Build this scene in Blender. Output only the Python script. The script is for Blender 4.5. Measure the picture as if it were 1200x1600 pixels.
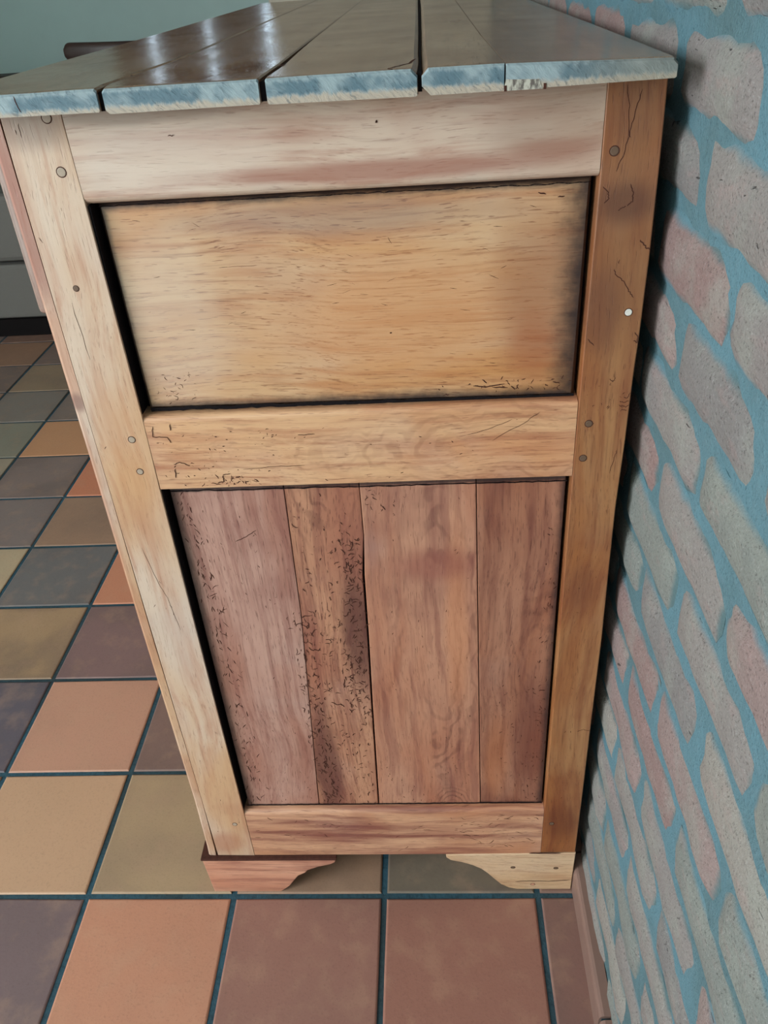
import bpy, bmesh, math, random
from mathutils import Vector, Matrix
random.seed(7)
S = bpy.context.scene
for o in list(bpy.data.objects): bpy.data.objects.remove(o)

# ------------------------------------------------------------------ camera
cam_d = bpy.data.cameras.new('camera'); cam = bpy.data.objects.new('camera', cam_d)
S.collection.objects.link(cam); S.camera = cam
Rv = Vector((0.99770279, 0.03249392, -0.0594414))
Uv = Vector((0.03073435, 0.56483214, 0.82463329))
Fv = Vector((-0.06036998, 0.82456583, -0.56253592))
CAM = Vector((0.0837, -0.6227, 1.0653))
m = Matrix((Rv, Uv, -Fv)).transposed().to_4x4(); m.translation = CAM
cam.matrix_world = m
cam_d.sensor_fit = 'VERTICAL'; cam_d.sensor_height = 24; cam_d.lens = 24*1265.3/1600
cam_d.clip_start = 0.01

# ------------------------------------------------------------------ world, lights, exposure
S.view_settings.view_transform = 'Standard'; S.view_settings.look = 'None'
S.view_settings.gamma = 1; S.view_settings.use_curve_mapping = False
S.view_settings.exposure = 0.0
W = bpy.data.worlds.new('world'); S.world = W; W.use_nodes = True
bg = W.node_tree.nodes['Background']
bg.inputs[0].default_value = (0.62, 0.82, 1.0, 1); bg.inputs[1].default_value = 2.2

def area(name, loc, target, sx, sy, power, col):
    d = bpy.data.lights.new(name, 'AREA'); d.shape = 'RECTANGLE'; d.size = sx; d.size_y = sy
    d.energy = power; d.color = col
    o = bpy.data.objects.new(name, d); S.collection.objects.link(o)
    o.location = loc
    o.rotation_euler = (Vector(target)-Vector(loc)).to_track_quat('-Z', 'Y').to_euler()
    return o
area('window_daylight_left', (-3.25, -2.0, 1.6), (0.0, -2.0, 1.3), 2.0, 1.6, 250, (0.90, 0.96, 1.0))
area('window_daylight_front', (-1.0, -3.25, 1.6), (-1.0, 0, 1.2), 0.5, 1.4, 3, (0.90, 0.96, 1.0))
area('window_daylight_back', (-1.0, 4.55, 1.8), (-1.0, 0, 1.6), 0.9, 1.1, 5, (0.75, 0.9, 1.0))

# ------------------------------------------------------------------ helpers
def lin(c, k=1.0):
    r = []
    for v in c:
        v = v/255.0
        r.append(k*(v/12.92 if v <= 0.04045 else ((v+0.055)/1.055)**2.4))
    return (r[0], r[1], r[2], 1.0)

class NT:
    def __init__(s, name):
        s.m = bpy.data.materials.new(name); s.m.use_nodes = True
        s.t = s.m.node_tree; s.N = s.t.nodes; s.b = s.N['Principled BSDF']
    def put(s, sock, v):
        if hasattr(v, 'is_output') or isinstance(v, bpy.types.NodeSocket): s.t.links.new(v, sock)
        else: sock.default_value = v
    def math(s, op, a, b=None, c=None, clamp=False):
        n = s.N.new('ShaderNodeMath'); n.operation = op; n.use_clamp = clamp
        for i, v in enumerate((a, b, c)):
            if v is not None: s.put(n.inputs[i], v)
        return n.outputs[0]
    def vmul(s, v, k):
        n = s.N.new('ShaderNodeVectorMath'); n.operation = 'MULTIPLY'; s.put(n.inputs[0], v); n.inputs[1].default_value = k
        return n.outputs[0]
    def vadd(s, v, k):
        n = s.N.new('ShaderNodeVectorMath'); n.operation = 'ADD'; s.put(n.inputs[0], v); s.put(n.inputs[1], k)
        return n.outputs[0]
    def noise(s, v, scale, detail=3, rough=0.55, dist=0.0):
        n = s.N.new('ShaderNodeTexNoise'); s.put(n.inputs['Vector'], v); n.inputs['Scale'].default_value = scale
        n.inputs['Detail'].default_value = detail; n.inputs['Roughness'].default_value = rough
        n.inputs['Distortion'].default_value = dist
        return n.outputs['Fac']
    def ss(s, x, lo, hi, a=0.0, b=1.0):
        n = s.N.new('ShaderNodeMapRange'); n.interpolation_type = 'SMOOTHSTEP'
        s.put(n.inputs[0], x); n.inputs[1].default_value = lo; n.inputs[2].default_value = hi
        n.inputs[3].default_value = a; n.inputs[4].default_value = b
        return n.outputs[0]
    def mix(s, f, a, b, mode='MIX'):
        n = s.N.new('ShaderNodeMix'); n.data_type = 'RGBA'; n.blend_type = mode
        s.put(n.inputs[0], f); s.put(n.inputs[6], a); s.put(n.inputs[7], b)
        return n.outputs[2]
    def obj(s): return s.N.new('ShaderNodeTexCoord').outputs['Object']
    def info(s): return s.N.new('ShaderNodeObjectInfo').outputs
    def xyz(s, v):
        n = s.N.new('ShaderNodeSeparateXYZ'); s.put(n.inputs[0], v); return n.outputs
    def comb(s, x, y, z):
        n = s.N.new('ShaderNodeCombineXYZ')
        for i, v in enumerate((x, y, z)): s.put(n.inputs[i], v)
        return n.outputs[0]
    def bump(s, h, strength, dist):
        n = s.N.new('ShaderNodeBump'); n.inputs['Strength'].default_value = strength
        n.inputs['Distance'].default_value = dist; s.put(n.inputs['Height'], h)
        s.t.links.new(n.outputs[0], s.b.inputs['Normal'])
    def out(s, col, rough=0.5, spec=0.5, coat=0.0, coat_r=0.2):
        s.put(s.b.inputs['Base Color'], col); s.put(s.b.inputs['Roughness'], rough)
        s.b.inputs['Specular IOR Level'].default_value = spec
        s.b.inputs['Coat Weight'].default_value = coat; s.b.inputs['Coat Roughness'].default_value = coat_r
        return s.m

def plain(name, col, rough=0.6, spec=0.4, var=0.12, scale=30, bump=0.0):
    t = NT(name); o = t.obj(); n = t.noise(o, scale, 4)
    dark = tuple(c*(1-var) for c in col[:3])+(1,); lite = tuple(min(1, c*(1+var)) for c in col[:3])+(1,)
    if bump: t.bump(n, bump, 0.002)
    return t.out(t.mix(n, dark, lite), rough, spec)

ROOT = Vector((0.0125, 0.67, 0.0))      # base centre of the sideboard

def wood(name, pale, mid, red, axis='x', rect=None, grime=0.006, grime_amt=0.9, red_amt=0.5, haze=0.35,
         gain=(1, 1, 1), rough=0.42, figure=None, streak=0.5, spots=None, coat=0.25, vary=True):
    """aged waxed fruitwood; coordinates are metres from the sideboard's base centre"""
    t = NT(name); o = t.obj()
    if vary:
        rnd = t.info()['Random']
        oo = t.vadd(o, t.comb(t.math('MULTIPLY', rnd, 3.0), t.math('MULTIPLY', rnd, 7.0), t.math('MULTIPLY', rnd, 5.0)))
    else: oo = o
    def st(a, c):   # stretched along the grain
        return {'x': (a, c, c), 'y': (c, a, c), 'z': (c, c, a)}[axis]
    warp = t.noise(oo, 3.0, 2)
    wv = t.math('MULTIPLY', t.math('SUBTRACT', warp, 0.5), 0.05)
    ow = t.vadd(oo, t.comb(wv if axis != 'x' else 0.0, wv if axis != 'y' else 0.0, wv if axis != 'z' else 0.0))
    fine = t.noise(t.vmul(ow, st(14, 420)), 1.0, 4, 0.6)
    med = t.noise(t.vmul(ow, st(3.0, 45)), 1.0, 4, 0.6)
    broad = t.noise(t.vmul(ow, st(3.0, 13)), 1.0, 3, 0.55, 0.6)
    blot = t.noise(oo, 9.0, 3, 0.6)
    c = t.mix(t.ss(broad, 0.36, 0.66), pale, mid)
    c = t.mix(t.math('MULTIPLY', t.ss(med, 0.48, 0.72), red_amt), c, red)
    c = t.mix(t.math('MULTIPLY', t.ss(blot, 0.5, 0.75), red_amt*0.8), c, red)
    c = t.mix(t.math('MULTIPLY', t.ss(t.noise(oo, 6.5, 3, 0.6, 0.4), 0.5, 0.8), haze), c, lin((196, 184, 170)))  # pale waxy patches, partly painting gloss into the colour
    dk = (red[0]*0.42, red[1]*0.30, red[2]*0.26, 1)
    c = t.mix(t.math('MULTIPLY', t.ss(t.noise(t.vmul(ow, st(6, 110)), 1.0, 5, 0.65), 0.47, 0.68), 0.30+0.35*red_amt), c, red)
    c = t.mix(t.math('MULTIPLY', t.ss(fine, 0.50, 0.72), streak*0.6), c, dk)
    pores = t.noise(t.vmul(ow, st(60, 900)), 1.0, 2, 0.5)
    c = t.mix(t.math('MULTIPLY', t.ss(pores, 0.61, 0.70), streak*0.85), c, dk)
    if figure:
        for (fx, fz, ax, az, amt) in figure:
            X, Y, Z = t.xyz(o)
            dx = t.math('DIVIDE', t.math('SUBTRACT', X, fx-ROOT.x), ax)
            dz = t.math('DIVIDE', t.math('SUBTRACT', Z, fz), az)
            r = t.math('SQRT', t.math('ADD', t.math('MULTIPLY', dx, dx), t.math('MULTIPLY', dz, dz)))
            rn = t.math('ADD', r, t.math('MULTIPLY', t.noise(t.vmul(o, (1, 1, 0.6)), 22, 3), 1.3))
            w = t.math('SINE', t.math('MULTIPLY', rn, 26.0))
            k = t.math('MULTIPLY', t.ss(w, -0.2, 1.0), t.math('MULTIPLY', t.math('MULTIPLY', t.ss(r, 0.8, 1.6, amt*0.6, 0.0), t.ss(r, 0.25, 0.7)), t.ss(med, 0.35, 0.6)))
            c = t.mix(k, c, tuple(v*0.5 for v in red[:3])+(1,))
    if spots:
        X, Y, Z = t.xyz(o)
        for (sx, sz, rx, rz, col, amt) in spots:
            dx = t.math('DIVIDE', t.math('SUBTRACT', X, sx-ROOT.x), rx)
            dz = t.math('DIVIDE', t.math('SUBTRACT', Z, sz), rz)
            r = t.math('SQRT', t.math('ADD', t.math('MULTIPLY', dx, dx), t.math('MULTIPLY', dz, dz)))
            r = t.math('ADD', r, t.math('MULTIPLY', t.math('SUBTRACT', blot, 0.5), 0.9))
            c = t.mix(t.ss(r, 0.35, 1.1, amt, 0.0), c, col)
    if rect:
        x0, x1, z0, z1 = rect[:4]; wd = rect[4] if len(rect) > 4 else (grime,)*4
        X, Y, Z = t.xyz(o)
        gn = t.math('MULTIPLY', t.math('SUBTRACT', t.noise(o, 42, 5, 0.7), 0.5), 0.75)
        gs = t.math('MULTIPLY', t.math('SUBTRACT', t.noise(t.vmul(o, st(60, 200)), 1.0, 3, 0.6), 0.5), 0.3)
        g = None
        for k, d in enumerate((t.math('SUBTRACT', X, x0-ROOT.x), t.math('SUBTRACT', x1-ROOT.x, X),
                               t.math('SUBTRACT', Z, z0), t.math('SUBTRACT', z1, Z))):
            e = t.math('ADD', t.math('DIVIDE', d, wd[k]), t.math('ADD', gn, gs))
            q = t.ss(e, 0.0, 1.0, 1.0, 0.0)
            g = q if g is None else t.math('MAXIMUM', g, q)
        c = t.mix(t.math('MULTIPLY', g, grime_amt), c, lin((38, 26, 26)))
    c = t.mix(1.0, c, (gain[0], gain[1], gain[2], 1), 'MULTIPLY')
    h = t.math('ADD', t.math('MULTIPLY', fine, -0.5), t.math('MULTIPLY', t.ss(pores, 0.6, 0.72), -1.0))
    h = t.math('ADD', h, t.math('MULTIPLY', t.noise(oo, 35, 2), 0.8))
    t.bump(h, 0.28, 0.0006)
    rr = t.math('ADD', rough, t.math('MULTIPLY', t.math('SUBTRACT', blot, 0.5), 0.25))
    return t.out(c, rr, 0.5, coat, 0.38 if rough > 0.3 else 0.2)

def link(name, bm, mat, parent=None, loc=(0, 0, 0), smooth=False, mesh=None):
    if mesh is None:
        mesh = bpy.data.meshes.new(name); bm.normal_update(); bm.to_mesh(mesh); bm.free()
        for mm in (mat if isinstance(mat, (list, tuple)) else [mat]): mesh.materials.append(mm)
        if smooth:
            mesh.polygons.foreach_set('use_smooth', [True]*len(mesh.polygons))
    o = bpy.data.objects.new(name, mesh); S.collection.objects.link(o)
    o.location = loc
    if parent: o.parent = parent
    return o

def thing(name, label, cat, loc=(0, 0, 0), rz=0.0):
    o = bpy.data.objects.new(name, None); S.collection.objects.link(o)
    o.empty_display_size = 0.1; o.location = loc; o.rotation_euler[2] = rz
    o['label'] = label; o['category'] = cat
    return o

def structure(o, label=None):
    o['kind'] = 'structure'
    if label: o['label'] = label
    return o

def box(bm, a, b, off=(0, 0, 0), bevel=0.0, seg=1):
    tmp = bmesh.new()
    vs = [tmp.verts.new((x-off[0], y-off[1], z-off[2])) for x in (a[0], b[0]) for y in (a[1], b[1]) for z in (a[2], b[2])]
    for f in ((0, 1, 3, 2), (4, 6, 7, 5), (0, 4, 5, 1), (2, 3, 7, 6), (0, 2, 6, 4), (1, 5, 7, 3)):
        tmp.faces.new([vs[i] for i in f])
    bmesh.ops.recalc_face_normals(tmp, faces=tmp.faces)
    if bevel: bmesh.ops.bevel(tmp, geom=tmp.edges[:], offset=bevel, segments=seg, affect='EDGES', profile=0.6)
    merge(bm, tmp); return bm

def merge(bm, tmp):
    me = bpy.data.meshes.new('tmp'); tmp.to_mesh(me); tmp.free(); bm.from_mesh(me); bpy.data.meshes.remove(me)

def prism_y(bm, poly, y0, y1, off=ROOT, bevel=0.0, seg=1, front_only=True):
    """polygon in x,z extruded along y; the front (y0) edges may be bevelled"""
    tmp = bmesh.new()
    A = [tmp.verts.new((x-off[0], y0-off[1], z-off[2])) for x, z in poly]
    B = [tmp.verts.new((x-off[0], y1-off[1], z-off[2])) for x, z in poly]
    n = len(poly); fa = tmp.faces.new(A); tmp.faces.new(B[::-1])
    for i in range(n): tmp.faces.new((A[i], B[i], B[(i+1) % n], A[(i+1) % n]))
    bmesh.ops.recalc_face_normals(tmp, faces=tmp.faces)
    if bevel:
        e = [q for q in fa.edges] if front_only else tmp.edges[:]
        bmesh.ops.bevel(tmp, geom=e, offset=bevel, segments=seg, affect='EDGES', profile=0.5)
    merge(bm, tmp); return bm

def prism_x(bm, poly, x0, x1, off=ROOT):
    """polygon in y,z extruded along x; x0/x1 may be functions of z"""
    f0 = x0 if callable(x0) else (lambda z: x0); f1 = x1 if callable(x1) else (lambda z: x1)
    tmp = bmesh.new()
    A = [tmp.verts.new((f0(z)-off[0], y-off[1], z-off[2])) for y, z in poly]
    B = [tmp.verts.new((f1(z)-off[0], y-off[1], z-off[2])) for y, z in poly]
    n = len(poly); tmp.faces.new(A); tmp.faces.new(B[::-1])
    for i in range(n): tmp.faces.new((A[i], B[i], B[(i+1) % n], A[(i+1) % n]))
    bmesh.ops.recalc_face_normals(tmp, faces=tmp.faces)
    merge(bm, tmp); return bm

# ------------------------------------------------------------------ setting: room shell
plaster = plain('painted_plaster', lin((200, 220, 214)), 0.85, 0.2, 0.05, 8)
ceil_m = plain('ceiling_paint', lin((205, 205, 198)), 0.9, 0.2, 0.03, 8)
X0, X1, Y0, Y1, ZC = -3.2, 0.274, -3.2, 4.4, 2.6

def wall_with_hole(name, axis, pos, thick, a0, a1, hole, mat):
    """wall slab; axis 'x': plane x=pos spanning y, 'y': plane y=pos spanning x; hole=(a,b,z0,z1)"""
    bm = bmesh.new()
    h0, h1, z0, z1 = hole
    for (p, q, r, s) in ((a0, h0, 0, ZC), (h1, a1, 0, ZC), (h0, h1, 0, z0), (h0, h1, z1, ZC)):
        if q-p < 1e-4 or s-r < 1e-4: continue
        if axis == 'x': box(bm, (min(pos, pos+thick), p, r), (max(pos, pos+thick), q, s))
        else: box(bm, (p, min(pos, pos+thick), r), (q, max(pos, pos+thick), s))
    return structure(link(name, bm, mat))
wall_with_hole('wall_left', 'x', X0, -0.12, Y0, Y1, (-3.0, -1.0, 0.8, 2.4), plaster)
wall_with_hole('wall_front', 'y', Y0, -0.12, X0-0.12, X1+0.1, (-1.25, -0.75, 0.85, 2.35), plaster)
wall_with_hole('wall_back', 'y', Y1, 0.12, X0-0.12, X1+0.1, (-1.52, -0.54, 1.12, 2.3), plaster)
structure(link('ceiling', box(bmesh.new(), (X0-0.12, Y0-0.12, ZC), (X1+0.1, Y1+0.12, ZC+0.1)), ceil_m))
pier_m = plain('pier_plaster', lin((150, 142, 128)), 0.85, 0.2, 0.05, 8)
structure(link('wall_pier', box(bmesh.new(), (-0.290, 1.78, 0), (X1-0.002, 1.95, ZC)), pier_m))

frame_m = plain('dark_window_wood', lin((70, 48, 38)), 0.5, 0.4, 0.2, 20)
def window(name, axis, pos, a0, a1, z0, z1, mullion=True):
    bm = bmesh.new()
    mid = (a0+a1)/2
    bars = [(a0, a0+0.05, z0, z1), (a1-0.05, a1, z0, z1), (a0, a1, z0, z0+0.05), (a0, a1, z1-0.05, z1), (mid-0.03, mid+0.03, z0, z1)]
    if not mullion: bars = bars[:-1]
    for p, q, r, s in bars:
        if axis == 'x': box(bm, (pos-0.035, p, r), (pos+0.035, q, s))
        else: box(bm, (p, pos-0.035, r), (q, pos+0.035, s))
    return structure(link(name, bm, frame_m))
window('window_1', 'x', X0-0.08, -3.0, -1.0, 0.8, 2.4)
window('window_2', 'y', Y0-0.08, -1.25, -0.75, 0.85, 2.35)
window('window_3', 'y', Y1+0.08, -1.52, -0.54, 1.12, 2.3, False)
cm = plain('brown_curtain_cloth', lin((84, 66, 54)), 0.9, 0.1, 0.15, 40)
def curtain(x0, x1, label):
    bm = bmesh.new(); n = 24; rows = []
    for k in range(n+1):
        x = x0+(x1-x0)*k/n; y = 4.34+0.022*math.sin(k*1.9)
        rows.append([bm.verts.new((x, y+d, z)) for d in (0, 0.004) for z in (1.02, 2.34)])
    for a, b in zip(rows, rows[1:]):
        bm.faces.new((a[0], b[0], b[1], a[1])); bm.faces.new((a[2], a[3], b[3], b[2]))
        bm.faces.new((a[1], b[1], b[3], a[3])); bm.faces.new((a[0], a[2], b[2], b[0]))
    bm.faces.new((rows[0][0], rows[0][1], rows[0][3], rows[0][2])); bm.faces.new((rows[-1][0], rows[-1][2], rows[-1][3], rows[-1][1]))
    o = link('curtain', bm, cm, smooth=True); o['label'] = label; o['category'] = 'curtain'; return o
curtain(-1.325, -1.045, 'middle brown curtain panel at the far window')
curtain(-1.56, -1.355, 'left brown curtain panel at the far window')
curtain(-1.020, -0.725, 'broad brown curtain panel at the far window, right of the middle slit of light')
curtain(-0.695, -0.50, 'rightmost narrow brown curtain panel at the far window')

# ------------------------------------------------------------------ floor of quarry tiles
P = 0.21
def tile_material():
    t = NT('terracotta_tile'); o = t.obj(); inf = t.info()
    rnd = inf['Random']; sh = t.comb(t.math('MULTIPLY', rnd, 9.0), t.math('MULTIPLY', rnd, 5.0), rnd)
    oo = t.vadd(o, sh)
    c = inf['Color']
    n1 = t.noise(oo, 7, 3, 0.6); n2 = t.noise(oo, 320, 3, 0.7); n3 = t.noise(oo, 28, 3)
    slate = lin((86, 74, 70))
    fl = t.math('MULTIPLY', t.ss(n1, 0.42, 0.68), inf['Alpha'])
    X, Y, Z = t.xyz(o)
    r = t.math('MAXIMUM', t.math('ABSOLUTE', X), t.math('ABSOLUTE', Y))
    edge = t.math('MULTIPLY', t.ss(t.math('ADD', r, t.math('MULTIPLY', t.math('SUBTRACT', n1, 0.5), 0.12)), 0.075, 0.104), t.math('MULTIPLY', inf['Alpha'], 0.75))
    c = t.mix(t.math('MAXIMUM', fl, edge), c, slate)
    c = t.mix(t.math('MULTIPLY', t.ss(n3, 0.45, 0.75), 0.18), c, lin((190, 150, 120)))
    c = t.mix(t.math('MULTIPLY', t.ss(n2, 0.5, 0.8), 0.25), c, lin((60, 42, 36)))
    t.bump(t.math('ADD', t.math('MULTIPLY', n2, 0.6), t.noise(oo, 60, 3)), 0.22, 0.0008)
    return t.out(c, t.math('ADD', 0.42, t.math('MULTIPLY', n3, 0.15)), 0.5)
tile_m = tile_material()
t = NT('blue_grey_grout'); o_ = t.obj()
g1 = t.noise(o_, 4, 3); g2 = t.noise(o_, 160, 4, 0.7)
gc = t.mix(t.ss(g1, 0.35, 0.65), lin((44, 80, 94)), lin((44, 60, 64)))
gc = t.mix(t.math('MULTIPLY', t.ss(g2, 0.4, 0.7), 0.5), gc, lin((20, 36, 44)))
t.bump(g2, 0.6, 0.002); grout_m = t.out(gc, 0.8, 0.3)
floor = structure(link('floor', box(bmesh.new(), (X0-0.12, Y0-0.12, -0.12), (X1+0.1, Y1+0.12, -0.0022)), grout_m),
                  'quarry tile floor with blue-grey joints')
def tile_mesh(seed):
    rr = random.Random(seed); bm = bmesh.new(); h = 0.1011
    rings = []
    for (k, z) in ((h, -0.006), (h, -0.0014), (h-0.0014, -0.0004), (h-0.0028, 0.0)):
        ring = []
        for sx, sy in ((-1, -1), (0, -1), (1, -1), (1, 0), (1, 1), (0, 1), (-1, 1), (-1, 0)):
            ring.append(bm.verts.new((sx*k, sy*k, z)))
        rings.append(ring)
    for i in range(8):
        d = (rr.uniform(-0.0006, 0.0006), rr.uniform(-0.0006, 0.0006))
        for r in rings: r[i].co.x += d[0]; r[i].co.y += d[1]
    for a, b in zip(rings, rings[1:]):
        for i in range(8): bm.faces.new((a[i], a[(i+1) % 8], b[(i+1) % 8], b[i]))
    bm.faces.new(rings[-1])
    me = bpy.data.meshes.new('tile'); bm.normal_update(); bm.to_mesh(me); bm.free(); me.materials.append(tile_m)
    return me
tmeshes = [tile_mesh(k) for k in range(5)]
TC = {  # (i, j): sRGB colour and how much slate flashing
 (-3,-1): ((108,84,80), .15), (-2,-1): ((188,124,90), .08), (-1,-1): ((140,92,74), .1), (0,-1): ((142,90,70), .05), (1,-1): ((122,82,68), .3),
 (-4,0): ((150,112,84), .2), (-3,0): ((186,142,104), .05), (-2,0): ((164,132,94), .25), (-1,0): ((150,112,82), .25), (0,0): ((108,92,72), .5), (1,0): ((120,84,66), .3),
 (-4,1): ((82,72,76), .2), (-3,1): ((184,130,100), .12), (-2,1): ((120,88,74), .3), (-5,1): ((120,84,66), .3),
 (-4,2): ((156,122,84), .55), (-3,2): ((120,88,80), .35), (-5,2): ((150,112,84), .3), (-2,2): ((140,96,76), .3),
 (-5,3): ((172,148,112), .1), (-4,3): ((98,92,86), .2), (-3,3): ((190,120,84), .05), (-6,3): ((120,96,80), .3),
 (-5,4): ((118,100,90), .35), (-4,4): ((146,110,82), .25), (-6,4): ((120,96,80), .3), (-3,4): ((130,98,80), .3),
 (-6,5): ((148,130,104), .1), (-5,5): ((122,100,88), .4), (-4,5): ((196,116,78), .05),
 (-6,6): ((130,122,100), .2), (-5,6): ((192,132,86), .05), (-7,6): ((120,112,94), .2), (-4,6): ((150,104,76), .2),
 (-6,7): ((122,108,94), .35), (-5,7): ((122,102,88), .3), (-7,7): ((140,104,80), .3),
 (-6,8): ((142,114,84), .3), (-7,8): ((116,92,78), .3), (-5,8): ((130,100,84), .2),
 (-6,9): ((118,92,78), .3), (-7,9): ((142,100,72), .2), (-8,9): ((130,100,80), .3)}
pal = [(142,92,70), (120,84,66), (150,112,84), (186,130,94), (104,90,80), (122,100,88), (172,140,100), (98,92,86)]
tiles = []
for i in range(-15, 2):
    for j in range(-15, 21):
        cx, cy = (i+0.5)*P, (j+0.5)*P
        tiles.append(((cx-(-0.3))**2+(cy-0.6)**2, i, j))
tiles.sort()
# the nearest 290 are parts, the rest one joined mesh
rest = bmesh.new()
K = 1.12
for n, (d, i, j) in enumerate(tiles):
    rr = random.Random(i*1000+j)
    c, fl = TC.get((i, j), (rr.choice(pal), rr.uniform(0.05, 0.45)))
    me = tmeshes[rr.randrange(5)]
    loc = Vector(((i+0.5)*P, (j+0.5)*P, rr.uniform(-0.0003, 0.0003)))
    if i == 1: pass
    if n < 290:
        o = bpy.data.objects.new('tile', me); S.collection.objects.link(o); o.parent = floor; o.location = loc
        o.rotation_euler = (rr.uniform(-1, 1)*0.002, rr.uniform(-1, 1)*0.002, rr.choice((0, 1, 2, 3))*math.pi/2)
        c = [0.84*c[0]+16, 0.84*c[1]+17, 0.84*c[2]+20]  # bluish grey mixed in: the tiles' sheen as colour
        L = lin(c, K); o.color = (L[0], L[1], L[2], fl)
    else:
        nv = len(rest.verts); rest.from_mesh(me); rest.verts.ensure_lookup_table()
        for v in rest.verts[nv:]: v.co += loc
ro = link('tile_field', rest, tile_m, floor); ro['kind'] = 'stuff'; L = lin((140, 104, 82)); ro.color = (L[0], L[1], L[2], .4)

# ------------------------------------------------------------------ right wall: hand-moulded bricks in blue-grey mortar
WX = 0.2715
t = NT('blue_grey_mortar'); o_ = t.obj()
a = t.noise(o_, 5, 4); b_ = t.noise(o_, 90, 5, 0.7); d_ = t.noise(o_, 500, 3, 0.7)
mc = t.mix(t.ss(a, 0.35, 0.7), lin((86, 118, 128)), lin((78, 100, 103)))
mc = t.mix(t.math('MULTIPLY', t.ss(b_, 0.45, 0.75), 0.35), mc, lin((98, 122, 130)))
mc = t.mix(t.math('MULTIPLY', t.ss(d_, 0.54, 0.70), 0.55), mc, lin((40, 70, 80)))
t.bump(t.math('ADD', t.math('MULTIPLY', b_, 1.5), t.math('MULTIPLY', d_, 0.7)), 0.7, 0.003); mortar_m = t.out(mc, 0.9, 0.2)

MORT_A = lin((86, 118, 128)); MORT_B = lin((78, 100, 103))
def brick_material(local=True):
    t = NT('hand_moulded_brick'); o = t.obj(); inf = t.info(); rnd = inf['Random']
    oo = t.vadd(o, t.comb(t.math('MULTIPLY', rnd, 11.0), t.math('MULTIPLY', rnd, 5.0), t.math('MULTIPLY', rnd, 3.0)))
    big = t.noise(oo, 16, 4, 0.6); fine = t.noise(oo, 420, 4, 0.75); mid = t.noise(t.vmul(oo, (1, 0.4, 1)), 70, 4, 0.65)
    c = inf['Color']
    c = t.mix(t.math('MULTIPLY', t.ss(big, 0.45, 0.7), 0.55), c, lin((132, 134, 126)))
    c = t.mix(t.math('MULTIPLY', t.ss(mid, 0.5, 0.75), 0.35), c, lin((148, 122, 118)))
    c = t.mix(t.math('MULTIPLY', t.ss(fine, 0.54, 0.68), 0.7), c, lin((62, 56, 56)))
    c = t.mix(t.math('MULTIPLY', t.ss(fine, 0.44, 0.30), 0.4), c, lin((168, 166, 164)))
    X, Y, Z = t.xyz(o)
    ey = t.math('SUBTRACT', 0.0875, t.math('ABSOLUTE', Y)); ez = t.math('SUBTRACT', 0.0285, t.math('ABSOLUTE', Z))
    e = t.math('ADD', t.math('MINIMUM', ey, ez), t.math('MULTIPLY', t.math('SUBTRACT', t.noise(t.vmul(oo, (1, 0.6, 1)), 38, 5, 0.62), 0.5), 0.012))
    if local: c = t.mix(t.ss(e, 0.0010, 0.0090, 1.0, 0.0), c, t.mix(t.ss(t.noise(o, 5, 3), 0.4, 0.6), MORT_A, MORT_B))
    cr = t.noise(t.vmul(oo, (1, 0.25, 1)), 110, 3, 0.6, 1.2)
    pit = t.ss(cr, 0.69, 0.74)
    c = t.mix(t.math('MULTIPLY', pit, 0.8), c, lin((36, 32, 34)))
    h = t.math('ADD', t.math('MULTIPLY', mid, 1.6), t.math('MULTIPLY', fine, 0.6))
    h = t.math('SUBTRACT', h, t.math('MULTIPLY', pit, 1.2))
    t.bump(h, 0.8, 0.003)
    return t.out(c, 0.88, 0.25)
brick_m = brick_material(); brick_far_m = brick_material(False)

bm = bmesh.new()
NY, NZ = 150, 70
ya, yb, za, zb = -1.3, 1.9, 0.0, 1.5
rr = random.Random(3)
gv = [[bm.verts.new((WX+0.0030+rr.uniform(-0.0010, 0.0010)+0.0012*math.sin(u*0.7+v*1.3), ya+(yb-ya)*u/NY, za+(zb-za)*v/NZ)) for v in range(NZ+1)] for u in range(NY+1)]
for u in range(NY):
    for v in range(NZ): bm.faces.new((gv[u][v], gv[u][v+1], gv[u+1][v+1], gv[u+1][v]))
for f in bm.faces: f.smooth = True
XB = WX+0.006
for (p, q, r, s) in ((Y0-0.12, ya, 0, ZC), (yb, Y1+0.12, 0, ZC), (ya, yb, zb, ZC)):
    box(bm, (XB-0.003, p, r), (XB+0.1, q, s))
box(bm, (XB, ya, 0), (XB+0.1, yb, zb))
wall_right = structure(link('wall_right', bm, mortar_m), 'rough pinkish brick wall with wide blue-grey mortar joints')

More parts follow.
